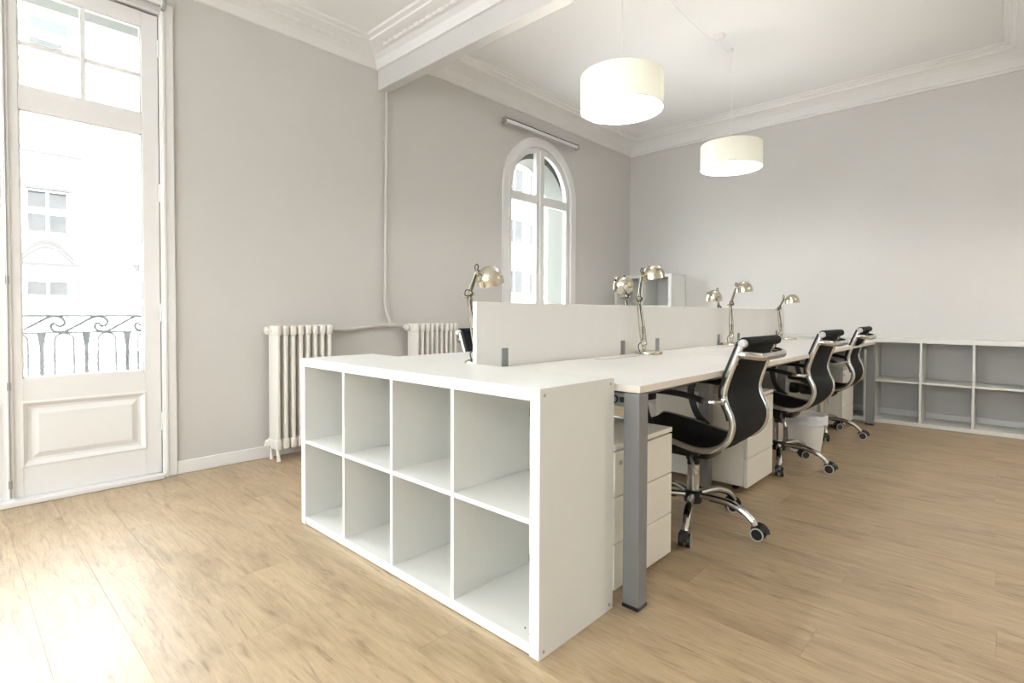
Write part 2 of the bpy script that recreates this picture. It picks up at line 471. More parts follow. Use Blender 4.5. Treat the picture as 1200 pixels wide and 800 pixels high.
# ------------------------------------------------------------------ french doors
def french_door(name, y0, y1):
    root = struct(empty(name, (XW, (y0+y1)/2, 0)))
    O = Vector((XW, (y0+y1)/2, 0))
    def bld(mb, n, m, par=root, **k):
        ob = mb.build(n, m, par, **k)
        if par == root: ob.location = -O
        return ob
    c = MB()
    for a, b_ in ((y1, y1+.072), (y0-.072, y0)):
        c.box(XW-.002, XW+.020, a, b_, 0, DZ1+.07, .004, 2); c.box(XW+.018, XW+.028, a+.008 if a == y1 else b_-.026, a+.026 if a == y1 else b_-.008, 0, DZ1+.06, .003)
    c.box(XW-.002, XW+.020, y0, y1, DZ1, DZ1+.07, .004, 2)
    bld(c, 'casing', M['trimw'])
    fr = MB().box(XW-.075, XW-.050, y1-.02, y1, .03, DZ1).box(XW-.075, XW-.050, y0, y0+.02, .03, DZ1).box(XW-.075, XW-.05, y0+.02, y1-.02, DZ1-.02, DZ1)
    bld(fr, 'frame', M['trimw'])
    bld(MB().box(XW-.32, XW+.05, y0, y1, 0, .028, .006, 2), 'threshold', M['trimw'])
    ym = (y0+y1)/2
    for side in (0, 1):
        a, b_ = (ym+.003, y1-.004) if side else (y0+.004, ym-.003)
        ga, gb = (ym+.044, y1-.088) if side else (y0+.088, ym-.044)
        xo, xi = XW-.048, XW-.006
        L = MB()
        L.box(xo, xi, a, ga, .032, 2.778, .002); L.box(xo, xi, gb, b_, .032, 2.778, .002)
        for (p, q_) in ((.032, .195), (.525, .655), (2.06, 2.18), (2.69, 2.778)): L.box(xo, xi, ga, gb, p, q_)
        # glazing beads and panel moulding
        for (p, q_) in ((.655, 2.06), (2.18, 2.69)):
            L.box(xi-.02, xi-.005, ga, ga+.008, p, q_); L.box(xi-.02, xi-.005, gb-.008, gb, p, q_)
            L.box(xi-.02, xi-.005, ga, gb, p, p+.008); L.box(xi-.02, xi-.005, ga, gb, q_-.008, q_)
        leafo = bld(L, 'leaf', M['trimw'])
        mu = MB().box(xo+.008, xi-.006, (ga+gb)/2-.012, (ga+gb)/2+.012, 2.18, 2.69, .002).box(xo+.010, xi-.008, ga, gb, 2.405-.013, 2.405+.013, .002)
        mu.build('muntin', M['trimw'], leafo)
        for (p, q_) in ((.655, 2.06), (2.18, 2.69)):
            MB().box(xo+.018, xo+.022, ga, gb, p, q_).build('pane', M['glass'], leafo)
        # raised and fielded panel with stepped moulding
        P = MB(); p0, p1, z0, z1 = ga, gb, .195, .525
        P.box(xo+.008, xi-.022, p0, p1, z0, z1)
        def ringstep(d0, x0_, d1, x1_):
            A = [P.bm.verts.new((x0_, yy_, zz_)) for yy_, zz_ in ((p0+d0, z0+d0), (p1-d0, z0+d0), (p1-d0, z1-d0), (p0+d0, z1-d0))]
            B = [P.bm.verts.new((x1_, yy_, zz_)) for yy_, zz_ in ((p0+d1, z0+d1), (p1-d1, z0+d1), (p1-d1, z1-d1), (p0+d1, z1-d1))]
            for k in range(4): P.bm.faces.new((A[k], A[(k+1) % 4], B[(k+1) % 4], B[k]))
        ringstep(-.012, xi+.000, .0, xi+.004); ringstep(.0, xi+.004, .012, xi-.008); ringstep(.012, xi-.008, .020, xi-.018)
        ringstep(.020, xi-.018, .034, xi-.020); ringstep(.034, xi-.020, .062, xi-.006)
        P.box(xi-.022, xi-.006, p0+.062, p1-.062, z0+.062, z1-.062)
        P.build('panel', M['trimw'], leafo)
        hy = b_ if side else a
        for hz in (.34, 1.00, 1.72, 2.58):
            H = MB().tube([(XW+.003, hy, hz-.05), (XW+.003, hy, hz+.05)], .0065, 8)
            H.tube([(XW+.003, hy, hz+.05), (XW+.003, hy, hz+.058)], .004, 8)
            H.build('hinge', M['trimw'], leafo, smooth=True)
        # dark seam between leaf and frame
    bld(MB().box(XW-.03, XW+.006, ym-.020, ym+.006, .034, 2.775, .004, 2), 'astragal', M['trimw'])
    bl = MB()
    for bz in (.09, .60, 1.15, 2.66):
        bl.box(XW+.006, XW+.012, ym-.017, ym-.001, bz, bz+.04)
    bl.tube([(XW+.010, ym-.009, .04), (XW+.010, ym-.009, 2.74)], .0035, 6)
    bld(bl, 'espagnolette', M['lever'])
    return root
french_door('door_1', DY0, DY1)
french_door('door_2_added', E0, E1)  # out of view, added as a further daylight source

# ------------------------------------------------------------------ arched window
def arched_window():
    root = struct(empty('window_1', (XW, AC, 0)))
    def bld(mb, n, m, par=root, **k):
        ob = mb.build(n, m, par, **k)
        if par == root: ob.location = -Vector((XW, AC, 0))
        return ob
    n = 32
    def arc(x, r, za=AZ): return [(x, AC-r*math.cos(PI*k/n), za+r*math.sin(PI*k/n)) for k in range(n+1)]
    def path(x, r): return [(x, AC-r, 0.03)]+arc(x, r)+[(x, AC+r, 0.03)]
    c = MB(); c.strip(path(XW-.002, AR), path(XW-.002, AR+.098), (.020, 0, 0)); c.strip(path(XW+.016, AR+.002), path(XW+.016, AR+.016), (.006, 0, 0))
    bld(c, 'casing', M['trimw'])
    bld(MB().box(XW-.32, XW+.05, AC-AR, AC+AR, 0, .028, .006), 'threshold', M['trimw'])
    for s in (-1, 1):
        xo, xi = XW-.055, XW-.010
        g0, g1 = .068, AR-.058            # glass from centre outwards
        L = MB()
        def half(r, x=xo):   # arc from springing to centre line on side s
            return [(x, AC+s*r*math.cos(PI/2*k/20), AZ+r*math.sin(PI/2*k/20)) for k in range(21)]
        L.strip(half(AR-.003), half(g1), (xi-xo, 0, 0))
        L.box(xo, xi, *sorted((AC+s*g1, AC+s*(AR-.003))), .03, AZ)
        ztop = AZ+math.sqrt((AR-.03)**2-.03**2)
        L.box(xo+.001, xi-.001, *sorted((AC+s*.002, AC+s*g0)), .03, ztop)
        for (p, q_) in ((.03, .2), (.525, .655), (2.19, 2.285)): L.box(xo+.002, xi-.002, *sorted((AC+s*g0, AC+s*g1)), p, q_)
        leafo = bld(L, 'leaf', M['trimw'])
        MB().box(xo+.012, xi-.012, *sorted((AC+s*g0, AC+s*g1)), .2, .525).build('panel', M['trimw'], leafo)
        MB().box(xo+.018, xo+.022, *sorted((AC+s*g0, AC+s*g1)), .655, 2.19).build('pane', M['glass'], leafo)
        poly = [(xo+.018, AC+s*g0, 2.285), (xo+.018, AC+s*g1, 2.285)]
        a1 = math.acos(g0/g1)
        poly += [(xo+.018, AC+s*g1*math.cos(a1*k/14), AZ+g1*math.sin(a1*k/14)) for k in range(0, 15)]
        MB().prism(poly, (.004, 0, 0)).build('pane', M['glass'], leafo)
        for hz in (.9, 1.62, 2.1):
            MB().tube([(XW+.002, AC+s*(AR+.002), hz-.045), (XW+.002, AC+s*(AR+.002), hz+.045)], .006, 8).build('hinge', M['trimw'], leafo, smooth=True)
    bld(MB().box(XW-.03, XW+.006, AC-.018, AC+.018, .034, AZ+AR-.03, .005, 2), 'astragal', M['trimw'])
arched_window()

# ------------------------------------------------------------------ roller blinds above the windows
def blind(y0, y1, z, x, label):
    r = empty('roller_blind', (XW, (y0+y1)/2, z))
    O = Vector((XW, (y0+y1)/2, z))
    for n, mb, m in (
        ('tube', MB().tube([(x, y0+.02, z), (x, y1-.02, z)], .024, 16), 'rollw'),
        ('head_rail', MB().box(x-.016, x+.016, y0+.015, y1-.015, z+.023, z+.028, .001), 'dark'),
        ('end_cap', MB().box(x-.030, x+.030, y0, y0+.020, z-.030, z+.034, .006, 2), 'lever'),
        ('end_cap', MB().box(x-.030, x+.030, y1-.020, y1, z-.030, z+.034, .006, 2), 'lever'),
        ('bottom_bar', MB().box(x+.018, x+.026, y0+.03, y1-.03, z-.034, z-.022, .002), 'lever'),
        ('bracket', MB().box(XW, x, y0+.2, y0+.225, z+.014, z+.034), 'lever'), ('bracket', MB().box(XW, x, y1-.225, y1-.2, z+.014, z+.034), 'lever'), ('bracket', MB().box(XW, x, (y0+y1)/2-.012, (y0+y1)/2+.012, z+.014, z+.034), 'lever')):
        ob = mb.build(n, M[m], r, smooth=(n == 'tube')); ob.location = -O
    return tag(r, label, 'roller blind')
blind(2.655, 3.885, 2.925, XW+.065, 'rolled up white roller blind tube above the arched window')
blind(-1.72, -0.235, 2.83, XW+.065, 'rolled up roller blind above the tall glazed double door, top left')

# ------------------------------------------------------------------ white grid shelf units
SW, SH, SD, TO_, TI_ = 1.49, 0.79, 0.39, 0.038, 0.016
def shelf_unit(name, loc, label, cols=4, rows=2, screws=False, group=None):
    root = empty(name, loc)
    cw = 0.347 if cols == 4 else 0.349
    W = 2*TO_+cols*cw+(cols-1)*TI_ if cols != 4 else 1.49
    cw = (W-2*TO_-(cols-1)*TI_)/cols
    H = 0.79 if rows == 2 else 1.49
    ch = (H-2*TO_-(rows-1)*TI_)/rows
    # local: x 0..W, y 0..SD, z 0..H
    MB().box(0, TO_, 0, SD, 0, H, .001).build('side_panel', M['mela'], root)
    sp = MB().box(W-TO_, W, 0, SD, 0, H, .001).build('side_panel', M['mela'], root)
    MB().box(TO_, W-TO_, .0005, SD, H-TO_, H-.0005).build('top_board', M['mela'], root)
    MB().box(TO_, W-TO_, .003, SD, .004, TO_).build('bottom_board', M['mela'], root)
    for r_ in range(1, rows):
        z = TO_+r_*ch+(r_-1)*TI_
        MB().box(TO_+.0005, W-TO_-.0005, .004, SD-.003, z, z+TI_).build('shelf', M['mela'], root)
    for c_ in range(1, cols):
        x = TO_+c_*cw+(c_-1)*TI_
        for r_ in range(rows):
            z = TO_+r_*(ch+TI_)
            MB().box(x, x+TI_, .003, SD-.002, z, z+ch).build('divider', M['mela'], root)
    if screws:
        for yy_, zz_ in ((.021, H-.020), (SD-.022, H-.020), (.021, .020), (SD-.022, .020)):
            MB().lathe([(0, .0022), (.0045, .0018), (.0055, 0), (.0055, -.002)], (W-.0002, yy_, zz_), (1, 0, 0), 12).build('screw', M['lever'], sp)
        for hx, hy in ((.06, .05), (.028, .035)):
            MB().lathe([(0, .001), (.003, .001), (.003, 0)], (W-TO_-hx, hy, TO_), (0, 0, 1), 8).build('pin_hole', M['dark'], sp)
    return tag(root, label, 'shelf unit', group)
shelf_unit('shelf_unit', (-1.49, 0, 0), 'large white cube shelf unit with eight open compartments in the foreground, at the desk end', screws=True)
shelf_unit('shelf_unit', (.008, 4.78, 0), 'white cube shelf unit along the back wall, to the right of the desks')
shelf_unit('shelf_unit', (-1.484, 4.78, 0), 'white cube shelf unit along the back wall, partly hidden behind the desks')
shelf_unit('shelf_unit', (XW+.012, 4.775, 0), 'tall upright white cube shelf in the back corner, rising above the desk screens', cols=2, rows=4)

# ------------------------------------------------------------------ bench desks
DX0, DXM, DX1 = -1.51, -0.715, 0.08
DYS = [0.42, 1.835, 3.25, 4.665]
def leg(mb, x, y, z1=ZD-.05):
    mb.box(x-.03, x+.03, y-.03, y+.03, .012, z1, .003, 2)
def desk(i, side, label):
    y0, y1 = DYS[i]+.002, DYS[i+1]-.002
    if side > 0: x0, x1 = DXM+.019, DX1
    else: x0, x1 = DX0, DXM-.019
    root = empty('desk', ((x0+x1)/2, (y0+y1)/2, 0)); O = -root.location
    def b(mb, n, m, par=root, **k):
        ob = mb.build(n, M[m], par, **k)
        if par == root: ob.location = O
        return ob
    t = b(MB().box(x0+.001, x1-.001, y0+.001, y1-.001, ZD-.001, ZD), 'tabletop', 'desk')
    MB().box(x0, x1, y0, y1, ZD-.025, ZD-.001, .001).build('edge_band', M['edge'], t)
    # cable flap: strip filling the gap to the screen, with flush lid
    ix = x0 if side > 0 else x1
    ex = DXM+.013*side
    # cable flap lid by the screen
    ym = (y0+y1)/2
    fy = y1-.40
    MB().box(*sorted((ix+side*.048, ix+side*.122)), fy-.22, fy+.14, ZD-.0003, ZD+.0012, .0005).build('cable_flap', M['grey'], t)
    MB().box(*sorted((ix+side*.052, ix+side*.118)), fy-.216, fy+.136, ZD+.0002, ZD+.0022, .0005).build('flap_lid', M['desk'], t)
    # long beams under the top
    bx = x1-.14 if side > 0 else x0+.14
    b(MB().box(bx-.02, bx+.02, y0+.06, y1-.06, ZD-.069, ZD-.029, .002).box(ix-.0 if side > 0 else ix-.04, ix+.04 if side > 0 else ix, y0+.06, y1-.06, ZD-.069, ZD-.029, .002), 'beam', 'grey')
    # end frame and legs
    ly = []
    if i == 0: ly.append((x1-.033 if side > 0 else x0+.033, y0+.031))
    if i == 2: ly.append((x1-.033 if side > 0 else x0+.033, y1-.031))
    if i > 0: ly.append((x1-.38 if side > 0 else x0+.38, y0))
    for lx, lyy in ly:
        m_ = MB(); leg(m_, lx, lyy, ZD-.028)
        l = b(m_, 'leg', 'grey')
        MB().box(lx-.032, lx+.032, lyy-.032, lyy+.032, 0, .014, .003).build('foot', M['black'], l)
        fx = DXM+.02*side
        if i == 1 or i == 2 and lyy == y0: pass
        cr = MB().box(*sorted((fx, lx-side*.029)), lyy-.02, lyy+.02, ZD-.078, ZD-.032, .003)
        b(cr, 'crossbar', 'grey')
        if i == 0 and side > 0:
            ring = MB().lathe([(.010, 0), (.015, 0), (.015, .004), (.010, .004)], (lx-.072, lyy-.021, ZD-.055), (0, -1, 0), 16, True)
            ring.box(lx-.05, lx-.031, lyy-.0225, lyy-.0205, ZD-.064, ZD-.046)
            b(ring, 'cam_lock', 'black')
    return tag(root, label, 'desk')
for i in (2, 1, 0):
    pos = ('white desktop with square grey corner leg, on the chair side beside the foreground shelf unit',
           'white desktop on the right side, middle one of its row of three',
           'white desktop on the right side nearest the back wall')[i]
    desk(i, 1, pos)
    pos = ('white desktop on the radiator side, touching the foreground shelf unit',
           'white desktop on the radiator side, middle one of its row, hidden behind the screens',
           'white desktop on the radiator side nearest the back wall')[i]
    desk(i, -1, pos)
# screens
for i in range(3):
    y0, y1 = DYS[i]+.003-(.015 if i == 0 else 0), DYS[i+1]-.003
    root = empty('desk_screen', (DXM, (y0+y1)/2, ZD-.06)); O = -root.location
    MB().box(DXM-.012, DXM+.012, y0, y1, ZD-.055, 1.056, .0015).build('panel', M['scr'], root).location = O
    for yb_ in (y0+.175, y1-.24):
        for s in (-1, 1):
            MB().box(*sorted((DXM+s*.012, DXM+s*.0175)), yb_-.02, yb_+.02, ZD-.06, ZD+.083, .001).build('bracket', M['grey'], root).location = O
    tag(root, ('low white desk screen nearest the camera, starting at the foreground shelf unit',
               'low white desk screen in the middle of the bench',
               'low white desk screen at the far end of the bench')[i], 'desk screen')

# ------------------------------------------------------------------ drawer pedestals
def pedestal(label):
    r = empty('drawer_pedestal', (0, 0, 0))
    # local: front towards +x at x=0, y -.215..+.215, depth .56
    W2 = .213
    MB().box(-.56, -.020, -W2, W2, .035, .525, .001).build('body', M['ped'], r)
    MB().box(-.562, .001, -W2-.001, W2+.001, .5265, .545, .0015).build('top', M['ped'], r)
    zs = [.031, .196, .361, .523]
    for k in range(3):
        d = MB().box(-.018, 0, -W2, W2, zs[k], zs[k+1]-.004, .0012).build('drawer_front', M['ped'], r)
        if k == 2:
            MB().lathe([(0, .004), (.007, .004), (.009, .0015), (.009, 0)], (0.0002, -W2+.035, .478), (1, 0, 0), 16).build('lock', M['lever'], d)
    for x in (-.08, -.50):
        for y in (-.16, .16):
            MB().tube([(x, y-.014, .017), (x, y+.014, .017)], .017, 12).box(x-.008, x+.008, y-.008, y+.008, .018, .036).build('castor', M['black'], r)
    return tag(r, label, 'drawer pedestal')
p1 = pedestal('cream three-drawer pedestal beside the foreground shelf unit, behind the square grey leg')
p1.location = (-.025, .653, 0)
dup(p1, (-.085, 2.115, 0), 0, 'cream three-drawer pedestal between the nearest and the second chair')
dup(p1, (-.085, 4.41, 0), 0, 'cream three-drawer pedestal at the far end of the desks, behind the farthest chair')

# ------------------------------------------------------------------ office chairs
def office_chair(label):
    r = empty('office_chair')
    RW = .212
    prof = [(-.285, .438), (-.272, .456), (-.24, .463), (-.14, .452), (-.03, .432), (.07, .412), (.14, .408), (.20, .427), (.243, .468), (.262, .52), (.257, .57), (.235, .62), (.226, .665), (.238, .72), (.262, .79), (.30, .885)]
    full_ = smoothpath([(x, 0, z) for x, z in prof], 5)
    def off(path, y): return [Vector((p.x, y, p.z)) for p in path]
    for s in (-1, 1):
        MB().tube(off(full_, s*RW), .0145, 10, flat=(1.0, .75), up=(0, 1, 0)).build('side_rail', M['chrome'], r, smooth=True)
        # black edge piping just inside and in front of the rail
    def sling(name, path, m):
        mb = MB(); n = len(path); rows = []
        for i, p in enumerate(path):
            t = (path[min(i+1, n-1)]-path[max(i-1, 0)]).normalized()
            nn = Vector((-t.z, 0, t.x))            # upper / front side
            row = []
            for j in range(7):
                y = -RW+2*RW*j/6
                sag = -.010*(1-(y/RW)**2)
                row.append((mb.bm.verts.new(p+nn*(.008+sag)+Vector((0, y, 0))), mb.bm.verts.new(p+nn*(-.004+sag)+Vector((0, y, 0)))))
            rows.append(row)
        for a, b_ in zip(rows[:-1], rows[1:]):
            for j in range(6):
                mb.bm.faces.new((a[j][0], b_[j][0], b_[j+1][0], a[j+1][0]))
                mb.bm.faces.new((a[j][1], a[j+1][1], b_[j+1][1], b_[j][1]))
            mb.bm.faces.new((a[0][0], a[0][1], b_[0][1], b_[0][0])); mb.bm.faces.new((a[6][0], b_[6][0], b_[6][1], a[6][1]))
        for row in (rows[0], rows[-1]):
            for j in range(6): mb.bm.faces.new((row[j][0], row[j+1][0], row[j+1][1], row[j][1]))
        return mb.build(name, m, r, smooth=True, angle=60)
    cut = 40
    sling('seat', full_[:cut+1], M['mesh'])
    bk = sling('backrest', full_[cut:], M['mesh'])
    for s in (-1, 1):
        e_ = [p+Vector((-.018, 0, .004)) for p in full_[48:]]
        MB().tube(off(e_, s*(RW-.001)), .0075, 6).build('piping', M['black'], bk, smooth=True)
    # top roll with chrome ends
    MB().tube([(.305, -RW+.004, .888), (.305, RW-.004, .888)], .022, 16).build('head_roll', M['mesh'], r, smooth=True)
    for s in (-1, 1):
        MB().lathe([(0, .018), (.012, .018), (.0165, .014), (.0185, .0), (.0185, -.010), (0, -.010)], (.303, s*RW, .884), (0, s, 0), 20).build('roll_cap', M['wheelrim'], r, smooth=True)
    MB().tube([(-.285, -RW, .438), (-.285, RW, .438)], .014, 12).build('front_roll', M['mesh'], r, smooth=True)
    # rear handle bar
    hb = smoothpath([(.282, -RW, .838), (.318, -RW+.004, .835), (.352, -RW+.05, .829), (.358, -.10, .827), (.358, .10, .827), (.352, RW-.05, .829), (.318, RW-.004, .835), (.282, RW, .838)], 5)
    MB().tube(hb, .0165, 10, flat=(.62, 1.0), up=(0, 0, 1)).build('back_handle', M['chrome'], r, smooth=True)
    # levelling ratchets on the upper rails
    for s in (-1, 1):
        for k in range(3): MB().tube([(.268+.009*k, s*(RW-.006), .80+.022*k), (.274+.009*k, s*(RW-.026), .80+.022*k)], .006, 6).build('back_clip', M['chrome'], r, smooth=True)
    # arms
    for s in (-1, 1):
        y = s*(RW+.032)
        pad = smoothpath([(.150, y, .632), (.08, y, .648), (0, y, .655), (-.10, y, .655), (-.135, y, .652)], 4)
        a = MB().tube(pad, .022, 10, flat=(.95, .60), up=(0, 0, 1)).build('armrest', M['black'], r, smooth=True)
        st = smoothpath([(-.115, y, .645), (-.13, y, .60), (-.115, y, .53), (-.085, y-s*.01, .475), (-.045, s*(RW+.01), .445), (-.02, s*RW, .434)], 4)
        MB().tube(st, .016, 8, flat=(1.15, .6), up=(0, 1, 0)).build('arm_strut', M['black'], a, smooth=True)
        lk = smoothpath([(.222, s*RW, .635), (.205, s*(RW+.018), .632), (.175, y, .630), (.145, y, .634)], 4)
        MB().tube(lk, [.013]*3+[.012]*3+[.010]*7, 8).lathe([(0, .012), (.014, .010), (.015, 0), (.014, -.006), (0, -.007)], (.224, s*(RW+.003), .635), (0, s, 0), 12).build('arm_link', M['chrome'], a, smooth=True)
    # mechanism
    mc = MB().box(-.15, .11, -.085, .085, .330, .395, .020, 3)
    mc.box(-.12, -.085, -.19, .19, .385, .425, .006).box(.07, .105, -.19, .19, .372, .398, .006)
    mc.obox((.13, 0, .385), (1, 0, .55), (0, 1, 0), (-.55, 0, 1), .07, .05, .014, .006)
    mc.lathe([(.0, .36), (.032, .355), (.045, .33), (.03, .30), (.0, .30)], (0, 0, 0), (0, 0, 1), 16)
    mc.box(-.235, -.165, -.06, .06, .33, .42, .015, 2)
    mc.build('tilt_mechanism', M['black'], r, smooth=True)
    MB().tube([(.04, -.07, .365), (.06, -.16, .355), (.085, -.19, .325), (.10, -.195, .295)], [.006, .006, .009, .010], 8).build('lever', M['lever'], r, smooth=True)
    col = MB().tube([(0, 0, .14), (0, 0, .285)], .028, 20).build('gas_column', M['chrome'], r, smooth=True)
    MB().tube([(0, 0, .283), (0, 0, .335)], .015, 14).lathe([(.0, .296), (.029, .294), (.029, .283), (.0, .281)], (0, 0, 0), (0, 0, 1), 18).build('collar', M['black'], col, smooth=True)
    MB().lathe([(0, .160), (.030, .158), (.042, .150), (.046, .12), (.040, .098), (0, .094)], (0, 0, 0), (0, 0, 1), 20).build('hub', M['black'], r, smooth=True)
    for k in range(5):
        a = 2*PI*k/5
        d = Vector((math.cos(a), math.sin(a), 0)); t = Vector((-d.y, d.x, 0))
        pts = smoothpath([d*.035+Vector((0, 0, .135)), d*.10+Vector((0, 0, .138)), d*.17+Vector((0, 0, .134)), d*.235+Vector((0, 0, .112)), d*.275+Vector((0, 0, .082)), d*.29+Vector((0, 0, .060))], 4)
        lg = MB().tube(pts, .0185, 10, flat=(1.0, .80), up=(0, 0, 1)).build('base_leg', M['chrome'], r, smooth=True)
        MB().tube([p+Vector((0, 0, -.0125)) for p in pts[3:13]], .011, 6, flat=(1.0, .6), up=(0, 0, 1)).build('leg_insert', M['black'], lg, smooth=True)
        c = d*.293
        sw = a+.9+k*1.7
        f = Vector((math.cos(sw), math.sin(sw), 0)) if k in (1, 3) else d
        g = Vector((-f.y, f.x, 0))
        ct = c+f*.012
        cs = MB()
        for s in (-1, 1): cs.tube([ct+g*s*.008+Vector((0, 0, .029)), ct+g*s*.026+Vector((0, 0, .029))], .029, 16)
        cs.tube([c+Vector((0, 0, .035)), c+Vector((0, 0, .066))], .008, 8)
        arcp = [ct+Vector((0, 0, .031))+f*.031*math.cos(q)+Vector((0, 0, .031*math.sin(q))) for q in [PI*j/8 for j in range(9)]]
        cs.tube(arcp, .018, 6, flat=(1.1, .2), up=tuple(g.cross(Vector((0, 0, 1))) ) if False else None)
        co = cs.build('castor', M['black'], r, smooth=True)
        rm = MB()
        for s in (-1, 1):
            rm.lathe([(.024, 0), (.0292, 0), (.0292, .003), (.024, .003)], ct+g*s*.0255+Vector((0, 0, .0292)), g*s, 20, True)
        rm.build('wheel_rim', M['wheelrim'], co, smooth=True)
    return tag(r, label, 'office chair')
c1 = office_chair('black mesh swivel chair with chrome frame nearest the camera, tucked at the first desk')
c1.location = (-.133, 1.312, 0)
dup(c1, (-.150, 2.673, 0), math.radians(-1.0), 'black mesh chrome chair in the middle of the row, white bin behind its base')
dup(c1, (-.185, 3.90, 0), math.radians(1.5), 'farthest black mesh chrome chair in the row, near the back wall shelves')
dup(c1, (-1.30, 1.31, 0), PI+.02, 'black mesh chair on the radiator side, glimpsed left of the first desk screen')
dup(c1, (-1.30, 2.67, 0), PI-.15, 'black chair on the radiator side seen under the desks, middle of its row')
dup(c1, (-1.28, 3.98, 0), PI+.05, 'black chair on the radiator side seen under the desks, nearest the back wall')

# ------------------------------------------------------------------ waste bins
def bin_(loc, label, h=.275):
    r = empty('waste_bin', loc)
    MB().lathe([(0, .004), (.094, .004), (.098, 0), (.101, .004), (.130, h-.01), (.134, h), (.128, h), (.097, .010), (0, .010)], (0, 0, 0), (0, 0, 1), 36).build('bucket', M['bin'], r, smooth=True)
    mb = MB(); n = 48; prof = [(.108, .10), (.126, h-.02), (.133, h+.004), (.140, h+.004), (.1405, h-.02), (.139, h-.05), (.142, h-.062)]
    rings = []
    for j, (rr, zz) in enumerate(prof):
        ring = []
        for k in range(n):
            a = 2*PI*k/n
            w_ = (math.sin(a*7+j*.8)+.6*math.sin(a*13+j*2.1)+.4*math.sin(a*3))*.0022*(1+.7*(j > 3))
            ring.append(mb.bm.verts.new((math.cos(a)*(rr+abs(w_)*.8), math.sin(a)*(rr+abs(w_)*.8), zz+w_*(1.6 if j > 1 else .3))))
        rings.append(ring)
    for A, B in zip(rings[:-1], rings[1:]):
        for k in range(n): mb.bm.faces.new((A[k], A[(k+1) % n], B[(k+1) % n], B[k]))
    mb.build('liner', M['bag'], r, smooth=True, angle=70)
    return tag(r, label, 'waste bin')
bin_((-.115, 3.17, 0), 'round white waste bin with a clear liner standing behind the middle chair')
bin_((-1.36, 3.22, 0), 'pale waste bin with bluish liner seen under the desktop beside the grey leg')

